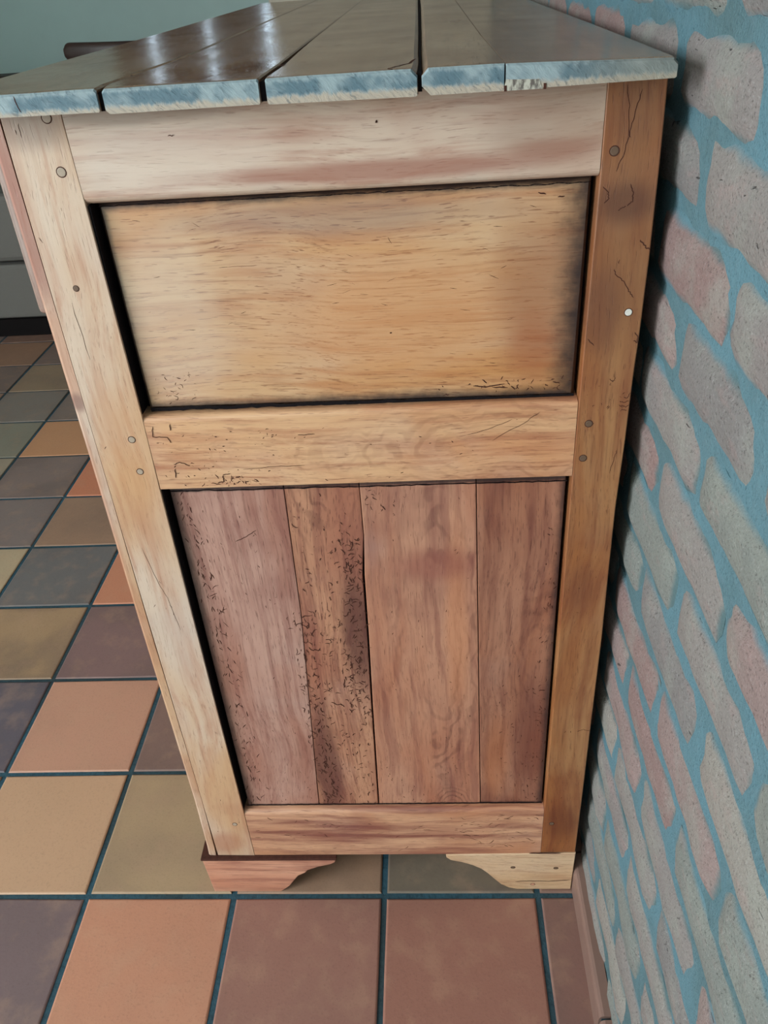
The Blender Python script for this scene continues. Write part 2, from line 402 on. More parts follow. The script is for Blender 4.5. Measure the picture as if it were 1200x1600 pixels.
def brick_mesh(seed):
    rr = random.Random(seed); bm = bmesh.new(); nu, nv = 8, 4
    hl, hh = 0.0880, 0.0288
    ph = rr.uniform(0, 6)
    g = []
    for u in range(nu+1):
        col = []
        for v in range(nv+1):
            y = -hl+2*hl*u/nu; z = -hh+2*hh*v/nv
            eu = min(u, nu-u); ev = min(v, nv-v)
            x = -0.0006+rr.uniform(-0.0013, 0.0008)+0.0008*math.sin(u*0.9+ph)
            if eu == 0 or ev == 0:
                x = 0.0046+rr.uniform(-0.0003, 0.0004)
                y += (-1 if u == 0 else 1 if u == nu else 0)*rr.uniform(-0.004, 0.003)
                z += (-1 if v == 0 else 1 if v == nv else 0)*rr.uniform(-0.0035, 0.0025)
                if eu == 0 and ev == 0: y *= 0.955; z *= 0.82
            col.append(bm.verts.new((x, y, z)))
        g.append(col)
    for u in range(nu):
        for v in range(nv): bm.faces.new((g[u][v], g[u][v+1], g[u+1][v+1], g[u+1][v]))
    # sides running back into the wall
    loop = [g[u][0] for u in range(nu+1)]+[g[nu][v] for v in range(1, nv+1)]+[g[u][nv] for u in range(nu-1, -1, -1)]+[g[0][v] for v in range(nv-1, 0, -1)]
    back = [bm.verts.new((0.02, p.co.y, p.co.z)) for p in loop]
    loop = [bm.verts.new(p.co) for p in loop]
    for i in range(len(loop)):
        j = (i+1) % len(loop); bm.faces.new((loop[i], loop[j], back[j], back[i]))
    bm.normal_update()
    if g[2][2].normal.x > 0: bmesh.ops.reverse_faces(bm, faces=bm.faces)
    me = bpy.data.meshes.new('brick'); bm.to_mesh(me); bm.free(); me.materials.append(brick_m)
    me.polygons.foreach_set('use_smooth', [True]*len(me.polygons))
    return me
bmeshes = [brick_mesh(50+k) for k in range(9)]
bpal = [(122,115,112), (130,112,108), (114,117,112), (132,126,119), (126,104,100), (114,110,108), (124,118,114)]
bricks = []
CP, BL = 0.0593, 0.178
for k in range(-11, 16):
    zc = 0.87-0.0593*k+0.0
    if zc < 0.02 or zc > 1.47: continue
    perp = -0.125 if k % 2 == 0 else -0.036
    for n in range(-7, 11):
        yc = perp+BL*(n+0.5)
        if yc < -1.2 or yc > 1.72: continue
        bricks.append(((yc+0.1)**2*(0.5 if yc < 0.1 else 1.6)+(zc-0.6)**2*0.6, yc, zc, k))
bricks.sort()
brest = bmesh.new()
for n, (d, yc, zc, k) in enumerate(bricks):
    rr = random.Random(int(yc*1000)*31+k)
    me = bmeshes[rr.randrange(9)]
    loc = Vector((WX+rr.uniform(-0.0008, 0.0005), yc+rr.uniform(-0.003, 0.003), zc+rr.uniform(-0.0022, 0.0022)))
    if n < 290:
        o = bpy.data.objects.new('brick', me); S.collection.objects.link(o); o.parent = wall_right; o.location = loc
        o.rotation_euler = (rr.uniform(-0.022, 0.022), 0, 0); o.scale = (1, rr.uniform(0.95, 1.02), rr.uniform(0.9, 1.08))
        L = lin(rr.choice(bpal)); o.color = L
    else:
        nv = len(brest.verts); brest.from_mesh(me); brest.verts.ensure_lookup_table()
        for v in brest.verts[nv:]: v.co = Vector((v.co.x, v.co.y*0.94, v.co.z*0.82))+loc
for f in brest.faces: f.smooth = True
bo = link('brick_field', brest, brick_far_m, wall_right); bo['kind'] = 'stuff'; bo.color = lin((124, 116, 110))

# skirting of terracotta tiles
sk_m = plain('skirting_terracotta', lin((118, 92, 82)), 0.45, 0.5, 0.15, 14, 0.15)
bmg = box(bmesh.new(), (0.2600, Y0, 0.0), (0.2735, Y1, 0.040))
skirt = structure(link('baseboard_right', bmg, grout_m), 'low brown tile skirting at the foot of the brick wall')
for n in range(-15, 21):
    ya_ = -0.175+n*P+0.002; yb_ = ya_+P-0.004
    if ya_ < Y0 or yb_ > 1.77: continue
    bm = bmesh.new()
    prof = [(0.2735, -0.001), (0.2572, -0.001), (0.2572, 0.036), (0.2580, 0.041), (0.2600, 0.0440), (0.2630, 0.0455), (0.2735, 0.046)]
    A = [bm.verts.new((x-0.265, ya_-(ya_+yb_)/2, z)) for x, z in prof]; B = [bm.verts.new((x-0.265, yb_-(ya_+yb_)/2, z)) for x, z in prof]
    bm.faces.new(A); bm.faces.new(B[::-1])
    for i in range(len(prof)):
        j = (i+1) % len(prof); bm.faces.new((A[i], B[i], B[j], A[j]))
    bmesh.ops.recalc_face_normals(bm, faces=bm.faces)
    link('skirting_tile', bm, sk_m, skirt, (0.265, (ya_+yb_)/2, 0))

# ------------------------------------------------------------------ the sideboard
YC = 0.0098
side = thing('sideboard', 'old waxed fruitwood sideboard with panelled side and thick plank top against the brick wall', 'sideboard', ROOT)

M_post_l = wood('wood_front_post', lin((214, 196, 170)), lin((204, 168, 126)), lin((176, 120, 86)), 'z', gain=(0.84, 0.77, 0.81), red_amt=0.45, haze=0.5, streak=0.28,
                spots=[(-0.20, 0.98, 0.05, 0.02, lin((110, 92, 78)), 0.5), (-0.19, 0.70, 0.03, 0.08, lin((206, 158, 104)), 0.4), (-0.205, 0.11, 0.03, 0.03, lin((160, 92, 60)), 0.5)])
M_strip = wood('wood_front_stile', lin((214, 196, 170)), lin((204, 168, 126)), lin((176, 120, 86)), 'z', gain=(0.80, 0.73, 0.78), red_amt=0.5, haze=0.3, streak=0.5,
                spots=[(-0.225, 0.93, 0.05, 0.09, lin((150, 84, 64)), 0.7), (-0.225, 0.80, 0.03, 0.06, lin((190, 130, 90)), 0.5), (-0.225, 0.76, 0.01, 0.012, lin((110, 70, 66)), 0.6)])
M_post_r = wood('wood_rear_post', lin((190, 140, 92)), lin((176, 112, 62)), lin((136, 70, 40)), 'z', gain=(0.64, 0.59, 0.58), red_amt=0.55, haze=0.12, streak=0.5,  # low gain and first spot paint in shade beside the wall
                spots=[(0.235, 0.88, 0.06, 0.13, lin((136, 88, 58)), 0.5), (0.235, 0.905, 0.03, 0.022, lin((78, 44, 40)), 0.55), (0.225, 0.82, 0.02, 0.05, lin((110, 66, 52)), 0.45), (0.235, 0.965, 0.03, 0.03, lin((120, 72, 50)), 0.4),
                       (0.23, 0.53, 0.02, 0.05, lin((120, 56, 32)), 0.5), (0.235, 0.15, 0.03, 0.05, lin((110, 54, 34)), 0.5)])
M_rail_t = wood('wood_top_rail', lin((208, 176, 150)), lin((196, 152, 118)), lin((160, 96, 70)), 'x', gain=(0.86, 0.92, 1.0), red_amt=0.45, haze=0.4, streak=0.35,
                rect=(-0.5, 0.219, 0.918, 1.2, (0.006, 0.006, 0.012, 0.006)), grime_amt=0.45,
                spots=[(-0.10, 0.955, 0.10, 0.035, lin((226, 200, 178)), 0.35), (0.18, 0.96, 0.07, 0.04, lin((150, 116, 92)), 0.5), (0.06, 0.938, 0.17, 0.010, lin((150, 84, 62)), 0.7), (0.18, 0.945, 0.05, 0.012, lin((150, 90, 68)), 0.5), (-0.12, 0.985, 0.08, 0.008, lin((120, 92, 72)), 0.5)])  # pale first spot paints gloss onto the rail's left part
M_rail_m = wood('wood_mid_rail', lin((206, 160, 110)), lin((196, 138, 88)), lin((156, 92, 58)), 'x', gain=(0.96, 0.96, 1.14), red_amt=0.6, haze=0.15, streak=0.5,
                rect=(-0.30, 0.30, 0.6, 0.7465, (0.01, 0.01, 0.01, 0.006)), grime_amt=0.5,
                figure=[(0.20, 0.70, 0.20, 0.04, 0.45), (-0.05, 0.70, 0.09, 0.02, 0.25)])
M_rail_b = wood('wood_bottom_rail', lin((196, 146, 102)), lin((174, 116, 76)), lin((116, 60, 46)), 'x', gain=(1.05, 1.1, 1.4), red_amt=0.85, haze=0.12, streak=0.5,
                rect=(-0.175, 0.2175, 0.05, 0.3, (0.004, 0.005, 0.01, 0.01)), grime_amt=0.5)
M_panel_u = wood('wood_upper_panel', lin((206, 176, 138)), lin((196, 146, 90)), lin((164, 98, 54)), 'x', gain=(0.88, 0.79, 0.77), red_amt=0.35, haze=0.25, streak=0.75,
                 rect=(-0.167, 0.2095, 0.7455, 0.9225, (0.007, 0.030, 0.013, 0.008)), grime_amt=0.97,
                 spots=[(0.06, 0.82, 0.15, 0.07, lin((200, 140, 84)), 0.55), (0.0, 0.905, 0.17, 0.018, lin((140, 118, 108)), 0.5), (-0.13, 0.83, 0.06, 0.10, lin((210, 196, 178)), 0.42), (0.185, 0.83, 0.06, 0.10, lin((140, 86, 52)), 0.6),  # pale left and dark right spots paint in gloss and light falloff
                        (0.17, 0.79, 0.03, 0.04, lin((160, 90, 50)), 0.4)])
LP = (-0.168, 0.2095, 0.1735, 0.6590)
def low(name, pale, mid, red, wd, **k):
    return wood(name, pale, mid, red, 'z', rect=LP+(wd,), **k)
M_pb1 = low('wood_board_one', lin((186, 142, 122)), lin((164, 112, 92)), lin((124, 70, 60)), (0.012, 0.0001, 0.007, 0.004), gain=(0.88, 0.9, 0.96), red_amt=0.6, haze=0.22, streak=0.6, grime_amt=0.85)
M_pb2 = low('wood_board_two', lin((184, 134, 98)), lin((160, 104, 76)), lin((116, 62, 50)), (0.0001, 0.0001, 0.006, 0.003), gain=(0.9, 0.86, 0.98), red_amt=0.6, haze=0.12, streak=0.8, grime_amt=0.85,
            figure=[(-0.022, 0.695, 0.05, 0.09, 0.6)], spots=[(0.0, 0.47, 0.022, 0.12, lin((84, 46, 40)), 0.8), (-0.055, 0.25, 0.02, 0.14, lin((90, 50, 42)), 0.75)])
M_pb3 = low('wood_board_three', lin((182, 130, 98)), lin((168, 104, 72)), lin((120, 66, 54)), (0.0001, 0.0001, 0.006, 0.003), gain=(0.94, 0.96, 1.1), red_amt=0.55, haze=0.15, streak=0.45, grime_amt=0.85,
            figure=[(0.085, 0.44, 0.04, 0.20, 0.65), (0.095, 0.165, 0.025, 0.035, 0.7)],
            spots=[(0.105, 0.50, 0.016, 0.15, lin((196, 124, 76)), 0.38), (0.085, 0.56, 0.06, 0.03, lin((130, 66, 54)), 0.55)])
M_pb4 = low('wood_board_four', lin((176, 124, 94)), lin((160, 98, 66)), lin((110, 56, 44)), (0.0001, 0.012, 0.008, 0.005), gain=(0.8, 0.78, 0.86), red_amt=0.6, haze=0.15, streak=0.6, grime_amt=0.9,
            figure=[(0.205, 0.43, 0.045, 0.08, 0.5)], spots=[(0.19, 0.30, 0.03, 0.14, lin((104, 50, 40)), 0.6), (0.15, 0.25, 0.02, 0.1, lin((190, 118, 72)), 0.4)])
M_foot_f = wood('wood_front_foot', lin((196, 140, 110)), lin((176, 114, 86)), lin((120, 62, 50)), 'x', gain=(1.12, 1.2, 1.3), red_amt=0.7, haze=0.1, streak=0.5)
M_foot_b = wood('wood_rear_foot', lin((222, 190, 150)), lin((208, 168, 122)), lin((160, 104, 72)), 'x', gain=(0.84, 0.8, 0.84), red_amt=0.4, haze=0.2, streak=0.4)
M_top = wood('wood_top_plank', lin((150, 120, 92)), lin((128, 94, 68)), lin((88, 56, 40)), 'y', red_amt=0.5, haze=0.05, streak=0.7, rough=0.22, coat=0.15)
M_lip = wood('wood_drawer_front', lin((176, 160, 146)), lin((160, 130, 112)), lin((126, 92, 80)), 'z', gain=(0.7, 0.64, 0.66), red_amt=0.5, haze=0.4)
M_front = wood('wood_front_face', lin((196, 152, 112)), lin((178, 126, 84)), lin((130, 78, 52)), 'y', red_amt=0.5, haze=0.15)
t = NT('worm_eaten_dark'); M_dark = t.out(t.mix(t.noise(t.obj(), 200, 2), lin((52, 30, 26)), lin((84, 52, 42))), 0.9, 0.1)
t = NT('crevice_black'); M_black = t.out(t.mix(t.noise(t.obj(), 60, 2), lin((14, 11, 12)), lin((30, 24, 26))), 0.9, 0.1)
M_peg = plain('peg_wood', lin((96, 74, 58)), 0.5, 0.4, 0.25, 300)
M_peg_l = plain('peg_wood_pale', lin((160, 142, 124)), 0.5, 0.4, 0.2, 300)
M_putty = plain('white_filler', lin((205, 200, 190)), 0.5, 0.4, 0.3, 500)

# end grain of the planks
t = NT('end_grain'); o_ = t.obj(); rnd = t.info()['Random']
X, Y, Z = t.xyz(o_)
n1 = t.noise(t.vadd(o_, t.comb(t.math('MULTIPLY', rnd, 4.0), 0.0, 0.0)), 28, 3, 0.6)
hgt = t.math('SUBTRACT', Z, 0.990)
rx = t.math('ADD', t.math('MULTIPLY', t.math('SUBTRACT', X, t.math('MULTIPLY', rnd, 0.12)), 1.0), t.math('MULTIPLY', hgt, 0.9))
rx = t.math('ADD', rx, t.math('MULTIPLY', t.noise(o_, 60, 3), 0.012))
ring = t.math('SINE', t.math('ADD', t.math('MULTIPLY', rx, 900.0), t.math('MULTIPLY', n1, 16.0)))
st_ = t.noise(t.vmul(t.comb(rx, Y, Z), (420, 60, 200)), 1.0, 4, 0.7)
rag = t.noise(t.vmul(o_, (260, 1, 90)), 1.0, 4, 0.7)
hr = t.math('ADD', hgt, t.math('MULTIPLY', t.math('SUBTRACT', rag, 0.5), 0.008))
base = t.mix(t.ss(hr, 0.002, 0.006), lin((170, 156, 140)), lin((140, 154, 157)))
blue = t.math('MULTIPLY', t.math('MULTIPLY', t.ss(n1, 0.40, 0.58), t.ss(hr, 0.003, 0.006)), t.ss(hr, 0.0150, 0.0115))
c = t.mix(t.math('MULTIPLY', blue, 0.85), base, lin((72, 98, 110)))
c = t.mix(t.math('MULTIPLY', t.ss(ring, 0.3, 1.0), 0.16), c, lin((70, 84, 92)))
c = t.mix(t.math('MULTIPLY', t.math('MULTIPLY', t.ss(st_, 0.54, 0.66), t.ss(n1, 0.38, 0.55)), 0.5), c, lin((46, 62, 72)))
c = t.mix(t.ss(X, 0.15, 0.22, 0.0, 0.55), c, lin((128, 122, 108)))
t.bump(st_, 0.6, 0.001)
M_end = t.out(c, 0.5, 0.4)
t = NT('end_grain_brown'); o_ = t.obj()
st_ = t.noise(t.vmul(o_, (420, 60, 160)), 1.0, 3, 0.65)
M_end_b = t.out(t.mix(t.ss(st_, 0.4, 0.65), lin((176, 170, 156)), lin((92, 84, 78))), 0.55, 0.4)

# carcass: an added black backing for the unlit inside, back and bottom boards
link('backing', box(bmesh.new(), (-0.2185, 0.034, 0.10), (0.244, 0.046, 0.985), ROOT), M_black, side)
link('bottom_board', box(bmesh.new(), (-0.2185, 0.047, 0.10), (0.244, 1.29, 0.118), ROOT), M_front, side)
link('back_board', box(bmesh.new(), (0.246, 0.047, 0.10), (0.254, 1.29, 0.985), ROOT), M_front, side)
far = box(bmesh.new(), (-0.2185, 1.292, 0.083), (0.254, 1.322, 0.989), ROOT, 0.001)
link('far_side', far, M_front, side)

# posts
def jag(poly, amp=0.0004, seed=1):
    return poly
post_f = [(-0.2200, 0.0815), (-0.1700, 0.0805), (-0.1701, 0.178), (-0.1713, 0.40), (-0.1716, 0.669), (-0.1709, 0.744), (-0.1728, 0.929), (-0.1738, 0.9905), (-0.2189, 0.9905), (-0.2196, 0.90), (-0.2200, 0.77)]
link('corner_post', prism_y(bmesh.new(), post_f, YC, 0.052, bevel=0.0005), M_post_l, side)['label'] = 'pale front corner post with pegs'
post_r = [(0.2116, 0.0835), (0.2563, 0.0840), (0.2564, 0.20), (0.2561, 0.33), (0.2562, 0.466), (0.2549, 0.55), (0.2539, 0.63), (0.2551, 0.70), (0.2553, 0.765), (0.2561, 0.80), (0.2564, 0.861), (0.2555, 0.93), (0.2539, 0.9900), (0.2128, 0.9900), (0.2131, 0.924), (0.2116, 0.742), (0.2113, 0.666), (0.2116, 0.178)]
link('corner_post', prism_y(bmesh.new(), post_r, YC, 0.052, bevel=0.0010, seg=2), M_post_r, side)['label'] = 'orange-brown rear corner post with cracks'
# front stile board on the front edge
bmv = bmesh.new(); pr = [(-0.2305, YC+0.004), (-0.2297, YC+0.0015), (-0.2275, YC+0.0002), (-0.22005, YC), (-0.22005, 0.052), (-0.2305, 0.052)]
rows = [[bmv.verts.new((x-ROOT.x+dx, y-ROOT.y, z)) for x, y in pr] for z, dx in ((0.0815, -0.003), (0.10, -0.002), (0.2, 0.0), (0.5, -0.0008), (0.68, 0.0), (0.99, 0.0))]
bmv.faces.new(rows[0][::-1]); bmv.faces.new(rows[-1])
for a_, b2 in zip(rows, rows[1:]):
    for i in range(6): bmv.faces.new((a_[i], a_[(i+1) % 6], b2[(i+1) % 6], b2[i]))
bmesh.ops.recalc_face_normals(bmv, faces=bmv.faces)
link('front_stile', bmv, M_strip, side)['label'] = 'reddish stile on the front edge'

def arc(cy, cz, r, a0, a1, n=5):
    return [(cy+r*math.cos(math.radians(a0+(a1-a0)*i/n)), cz+r*math.sin(math.radians(a0+(a1-a0)*i/n))) for i in range(n+1)]
yb_ = 0.034
def xl(z): return -0.1715 if z < 0.8 else -0.1730
xi = {'t': (-0.1734, 0.2127), 'm': (-0.1711, 0.2111), 'b': (-0.1697, 0.2112)}
# top rail, rounded lower arris
pt = [(YC+0.0006, 0.9895)]+arc(YC+0.0066, 0.9305, 0.006, 180, 270)+[(yb_, 0.9245), (yb_, 0.9895)]
pt = [(YC+0.0003, 0.9895)]+arc(YC+0.0063, 0.9305, 0.006, 180, 270)+[(yb_, 0.9245), (yb_, 0.9895)]
link('rail', prism_x(bmesh.new(), pt, *xi['t']), M_rail_t, side, smooth=False)['label'] = 'pale upper rail under the top'
pm = [(YC+0.0003, 0.6672), (yb_, 0.6665), (yb_, 0.7440)]+arc(YC+0.0068, 0.7370, 0.0065, 90, 180)
link('rail', prism_x(bmesh.new(), pm, *xi['m']), M_rail_m, side)['label'] = 'golden middle rail with worm holes'
pb = [(YC+0.0003, 0.0812), (yb_, 0.0812), (yb_, 0.1755)]+arc(YC+0.0073, 0.1680, 0.007, 90, 180)
link('rail', prism_x(bmesh.new(), pb, *xi['b']), M_rail_b, side)['label'] = 'reddish bottom rail with a rounded top edge'

# upper raised panel: field with bevelled edge falling into a dark groove
def frustum(bm, outer, inner, y_in, y_out, y_back):
    A = [bm.verts.new((x-ROOT.x, y_in-ROOT.y, z)) for x, z in inner]
    B = [bm.verts.new((x-ROOT.x, y_out-ROOT.y, z)) for x, z in outer]
    Cc = [bm.verts.new((x-ROOT.x, y_back-ROOT.y, z)) for x, z in outer]
    bm.faces.new(A); bm.faces.new(Cc[::-1])
    for i in range(4):
        j = (i+1) % 4; bm.faces.new((A[i], B[i], B[j], A[j])); bm.faces.new((B[i], Cc[i], Cc[j], B[j]))
    bmesh.ops.recalc_face_normals(bm, faces=bm.faces); return bm
YP = 0.0200
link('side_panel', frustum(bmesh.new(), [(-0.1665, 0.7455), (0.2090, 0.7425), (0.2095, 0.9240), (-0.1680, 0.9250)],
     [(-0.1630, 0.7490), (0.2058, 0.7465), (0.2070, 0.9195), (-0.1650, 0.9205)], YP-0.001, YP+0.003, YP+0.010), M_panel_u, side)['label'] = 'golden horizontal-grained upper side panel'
# lower panel: four upright boards
boards = [([(-0.1650, 0.164), (-0.0745, 0.164), (-0.0590, 0.500), (-0.0570, 0.662), (-0.1665, 0.662)], M_pb1, 'mauve-brown board beside the front post'),
          ([(-0.0737, 0.164), (0.0020, 0.164), (0.0060, 0.36), (0.0088, 0.46), (0.0100, 0.55), (0.0148, 0.60), (0.0148, 0.662), (-0.0563, 0.662), (-0.0584, 0.500)], M_pb2, 'worm-eaten board left of the open crack'),
          ([(0.0038, 0.164), (0.1323, 0.164), (0.1245, 0.662), (0.0155, 0.662), (0.0155, 0.60), (0.0124, 0.55), (0.0108, 0.46), (0.0080, 0.36)], M_pb3, 'wide board with swirling grain right of the open crack'),
          ([(0.1331, 0.164), (0.2093, 0.164), (0.2078, 0.662), (0.1253, 0.662)], M_pb4, 'reddish board beside the rear post')]
for k, (pl, mt, lb) in enumerate(boards):
    link('panel_board', prism_y(bmesh.new(), pl, YP+0.0002*(k % 2), YP+0.010, bevel=0.0006), mt, side)['label'] = lb
# dark gap filler strips in the groove beside the front post (wax, dirt and painted shadow)
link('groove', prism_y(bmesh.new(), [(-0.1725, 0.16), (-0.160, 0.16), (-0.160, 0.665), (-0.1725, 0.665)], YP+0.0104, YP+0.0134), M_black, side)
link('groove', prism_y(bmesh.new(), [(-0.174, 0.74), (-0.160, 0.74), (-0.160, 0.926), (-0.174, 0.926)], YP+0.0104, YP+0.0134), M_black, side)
# inner edges of the front post painted black for dirt and the post's shadow
link('post_edge_dirt_shade', box(bmesh.new(), (-0.1712, YC+0.0020, 0.176), (-0.1700, yb_-0.001, 0.6662), ROOT), M_black, side)
link('post_edge_dirt_shade', box(bmesh.new(), (-0.1722, YC+0.0020, 0.7455), (-0.1704, yb_-0.001, 0.9235), ROOT), M_black, side)

bm = bmesh.new()
def wobble(x0, x1, z0, z1, n, j):
    return [(x0+(x1-x0)*i/n, z0+(z1-z0)*i/n+random.uniform(-j, j)) for i in range(n+1)]
def bead(bm, pts, w, y):
    for q in range(2): ribbon(bm, [(x, z+random.uniform(-0.0004, 0.0004)) for x, z in pts], w*random.uniform(0.7, 1.1), y-0.0001*q, False)
M_bead = M_dark
WAX = [(wobble(-0.168, 0.2095, 0.1762, 0.1762, 90, 0.0005), 0.0024, YP-0.0004), (wobble(-0.166, 0.209, 0.6585, 0.6560, 70, 0.0004), 0.0012, YP-0.0004),
       (wobble(-0.165, 0.2085, 0.7462, 0.7440, 90, 0.0006), 0.0032, YP-0.0012), (wobble(-0.167, 0.2085, 0.9215, 0.9195, 90, 0.0004), 0.0005, YP-0.0012)]

# pegs
def peg(x, z, r, mat, y=YC, sq=1.0):
    bm = bmesh.new(); n = 14
    def ring(rad, yy): return [bm.verts.new((rad*math.cos(2*math.pi*i/n), yy, sq*rad*math.sin(2*math.pi*i/n))) for i in range(n)]
    r0 = ring(r*1.12, 0.004); r1 = ring(r*1.12, -0.00015); r2 = ring(r*0.92, -0.00015); r3 = ring(r*0.90, -0.00025); r4 = ring(r*0.70, -0.00035)
    for q, (a_, b2) in enumerate(((r0, r1), (r1, r2), (r2, r3), (r3, r4))):
        for i in range(n):
            f = bm.faces.new((a_[i], a_[(i+1) % n], b2[(i+1) % n], b2[i])); f.material_index = 1 if q < 2 else 0
    bm.faces.new(r4)
    bmesh.ops.recalc_face_normals(bm, faces=bm.faces)
    return link('peg', bm, [mat, M_dark], side, (x-ROOT.x, y-ROOT.y, z))
for x, z, r, mt in ((-0.1847, 0.9490, 0.0036, M_peg_l), (-0.1857, 0.7213, 0.0032, M_peg_l), (-0.1859, 0.6875, 0.0031, M_peg_l), (-0.1858, 0.1498, 0.0030, M_peg_l),
                    (0.2219, 0.9419, 0.0034, M_peg), (0.2218, 0.7205, 0.0033, M_peg), (0.2195, 0.6856, 0.0033, M_peg), (0.2221, 0.1461, 0.0030, M_peg),
                    (-0.1850, 0.9858, 0.0036, M_peg_l)):
    peg(x, z, r, mt)
peg(0.2450, 0.8203, 0.0031, M_putty)['label'] = 'white filler plug in the rear post'
peg(-0.1980, 0.8612, 0.0024, M_peg)

# cracks, knots and worm tracks: thin dark slivers let into the surface
def ribbon(bm, pts, w, y, taper=True):
    L_, R_ = [], []
    n = len(pts)
    for i, (x, z) in enumerate(pts):
        a_ = pts[max(0, i-1)]; b2 = pts[min(n-1, i+1)]
        dx, dz = b2[0]-a_[0], b2[1]-a_[1]; l = math.hypot(dx, dz) or 1
        ww = w*(0.35 if taper and i in (0, n-1) else 1.0)*0.5
        L_.append(bm.verts.new((x-dz/l*ww-ROOT.x, y-ROOT.y, z+dx/l*ww)))
        R_.append(bm.verts.new((x+dz/l*ww-ROOT.x, y-ROOT.y, z-dx/l*ww)))
    for i in range(n-1): bm.faces.new((L_[i], R_[i], R_[i+1], L_[i+1]))
for pts_, w_, y_ in WAX: bead(bm, pts_, w_, y_)
o = link('wax_line', bm, M_black, side); o['kind'] = 'stuff'
def densify(pts, k=4, j=0.0003):
    out = []
    for a_, b2 in zip(pts, pts[1:]):
        for i in range(k): out.append((a_[0]+(b2[0]-a_[0])*i/k+random.uniform(-j, j), a_[1]+(b2[1]-a_[1])*i/k+random.uniform(-j, j)))
    out.append(pts[-1]); return out
CR = [([(0.2263,0.9843),(0.2291,0.971),(0.2305,0.9545),(0.2323,0.9502)],.0006), ([(0.2372,0.9806),(0.234,0.9667),(0.2318,0.9544),(0.2289,0.9398),(0.2246,0.9279)],.0008),
 ([(0.2164,0.9176),(0.22,0.9138),(0.2209,0.9092),(0.2179,0.9057)],.0009), ([(0.2358,0.9184),(0.2382,0.9129),(0.2385,0.9061),(0.2351,0.903)],.0011), ([(0.2284,0.8997),(0.2315,0.9018),(0.2342,0.9031)],.0008),
 ([(0.2475,0.8774),(0.2519,0.8724),(0.2560,0.8695)],.0014), ([(0.2303,0.8562),(0.2323,0.8511),(0.2388,0.8457),(0.2436,0.8377),(0.2477,0.8323)],.0009), ([(0.2521,0.8027),(0.2548,0.7998),(0.2546,0.7943),(0.2518,0.7961)],.0011),
 ([(0.2143,0.7989),(0.22,0.7931)],.001), ([(0.2544,0.7492),(0.2523,0.7439),(0.2494,0.7452)],.0008), ([(0.2461,0.7411),(0.2495,0.7398),(0.2541,0.7414)],.0008), ([(0.2475,0.7374),(0.2521,0.7354),(0.2545,0.7377)],.0008), ([(0.2491,0.733),(0.2535,0.7322)],.0008),
 ([(0.2354,0.7625),(0.2389,0.7594),(0.2406,0.7635)],.0007), ([(0.2407,0.3201),(0.2485,0.3233),(0.2559,0.3209)],.0008), ([(0.2488,0.693),(0.2473,0.6851),(0.2444,0.6684)],.0006),
 ([(-0.1479,0.7354),(-0.1487,0.729)],.0012), ([(-0.1636,0.7340),(-0.1658,0.7232),(-0.1526,0.722),(-0.1502,0.7166)],.001), ([(-0.1526,0.6937),(-0.1474,0.6956),(-0.1418,0.694),(-0.138,0.6918)],.001), ([(-0.1524,0.6889),(-0.1538,0.6792)],.0012),
 ([(-0.1094,0.681),(-0.1094,0.674),(-0.1158,0.6721)],.0012), ([(-0.1094,0.681),(-0.102,0.6821)],.001), ([(-0.1218,0.6723),(-0.1131,0.6706)],.001), ([(-0.0349,0.7197),(-0.0262,0.72),(-0.0192,0.7203)],.0008),
 ([(-0.0894,0.6864),(-0.0594,0.688),(-0.0321,0.6882)],.0006), ([(0.116,0.7134),(0.1384,0.7202),(0.155,0.7277)],.0005), ([(0.1386,0.7073),(0.1662,0.7241),(0.1790,0.7340)],.0005),
 ([(-0.0998,0.969),(-0.0945,0.9696)],.0007), ([(-0.2068,0.9838),(-0.2071,0.974)],.0006), ([(-0.2045,0.60),(-0.1990,0.56),(-0.1930,0.535),(-0.1880,0.49)],.0005), ([(-0.205,0.85),(-0.203,0.80)],.0005),
 ([(0.0519,0.9712),(0.0519,0.9698)],.0018)]
bm = bmesh.new()
for pl, w in CR: ribbon(bm, densify(pl, 5, 0.0005), w*0.75, YC-0.00012)
o = link('crack', bm, M_dark, side); o['kind'] = 'stuff'
bm = bmesh.new()
ribbon(bm, densify([(-0.1132, 0.5967), (-0.1015, 0.6025), (-0.0902, 0.6099)]), 0.0008, YP-0.00015)
for pl in ([(0.1215,0.7568),(0.1324,0.7552),(0.1487,0.7575)], [(0.1296,0.7625),(0.1335,0.7587)], [(0.1379,0.7549),(0.1515,0.7537)], [(0.1542,0.7554),(0.1575,0.7517)], [(0.19,0.758),(0.196,0.756)], [(0.17,0.914),(0.176,0.9125)], [(0.185,0.910),(0.19,0.9105)], [(0.0525,0.8085),(0.0540,0.8080)]):
    ribbon(bm, densify(pl), 0.0010, YP-0.00125)
o = link('crack', bm, M_dark, side); o['kind'] = 'stuff'

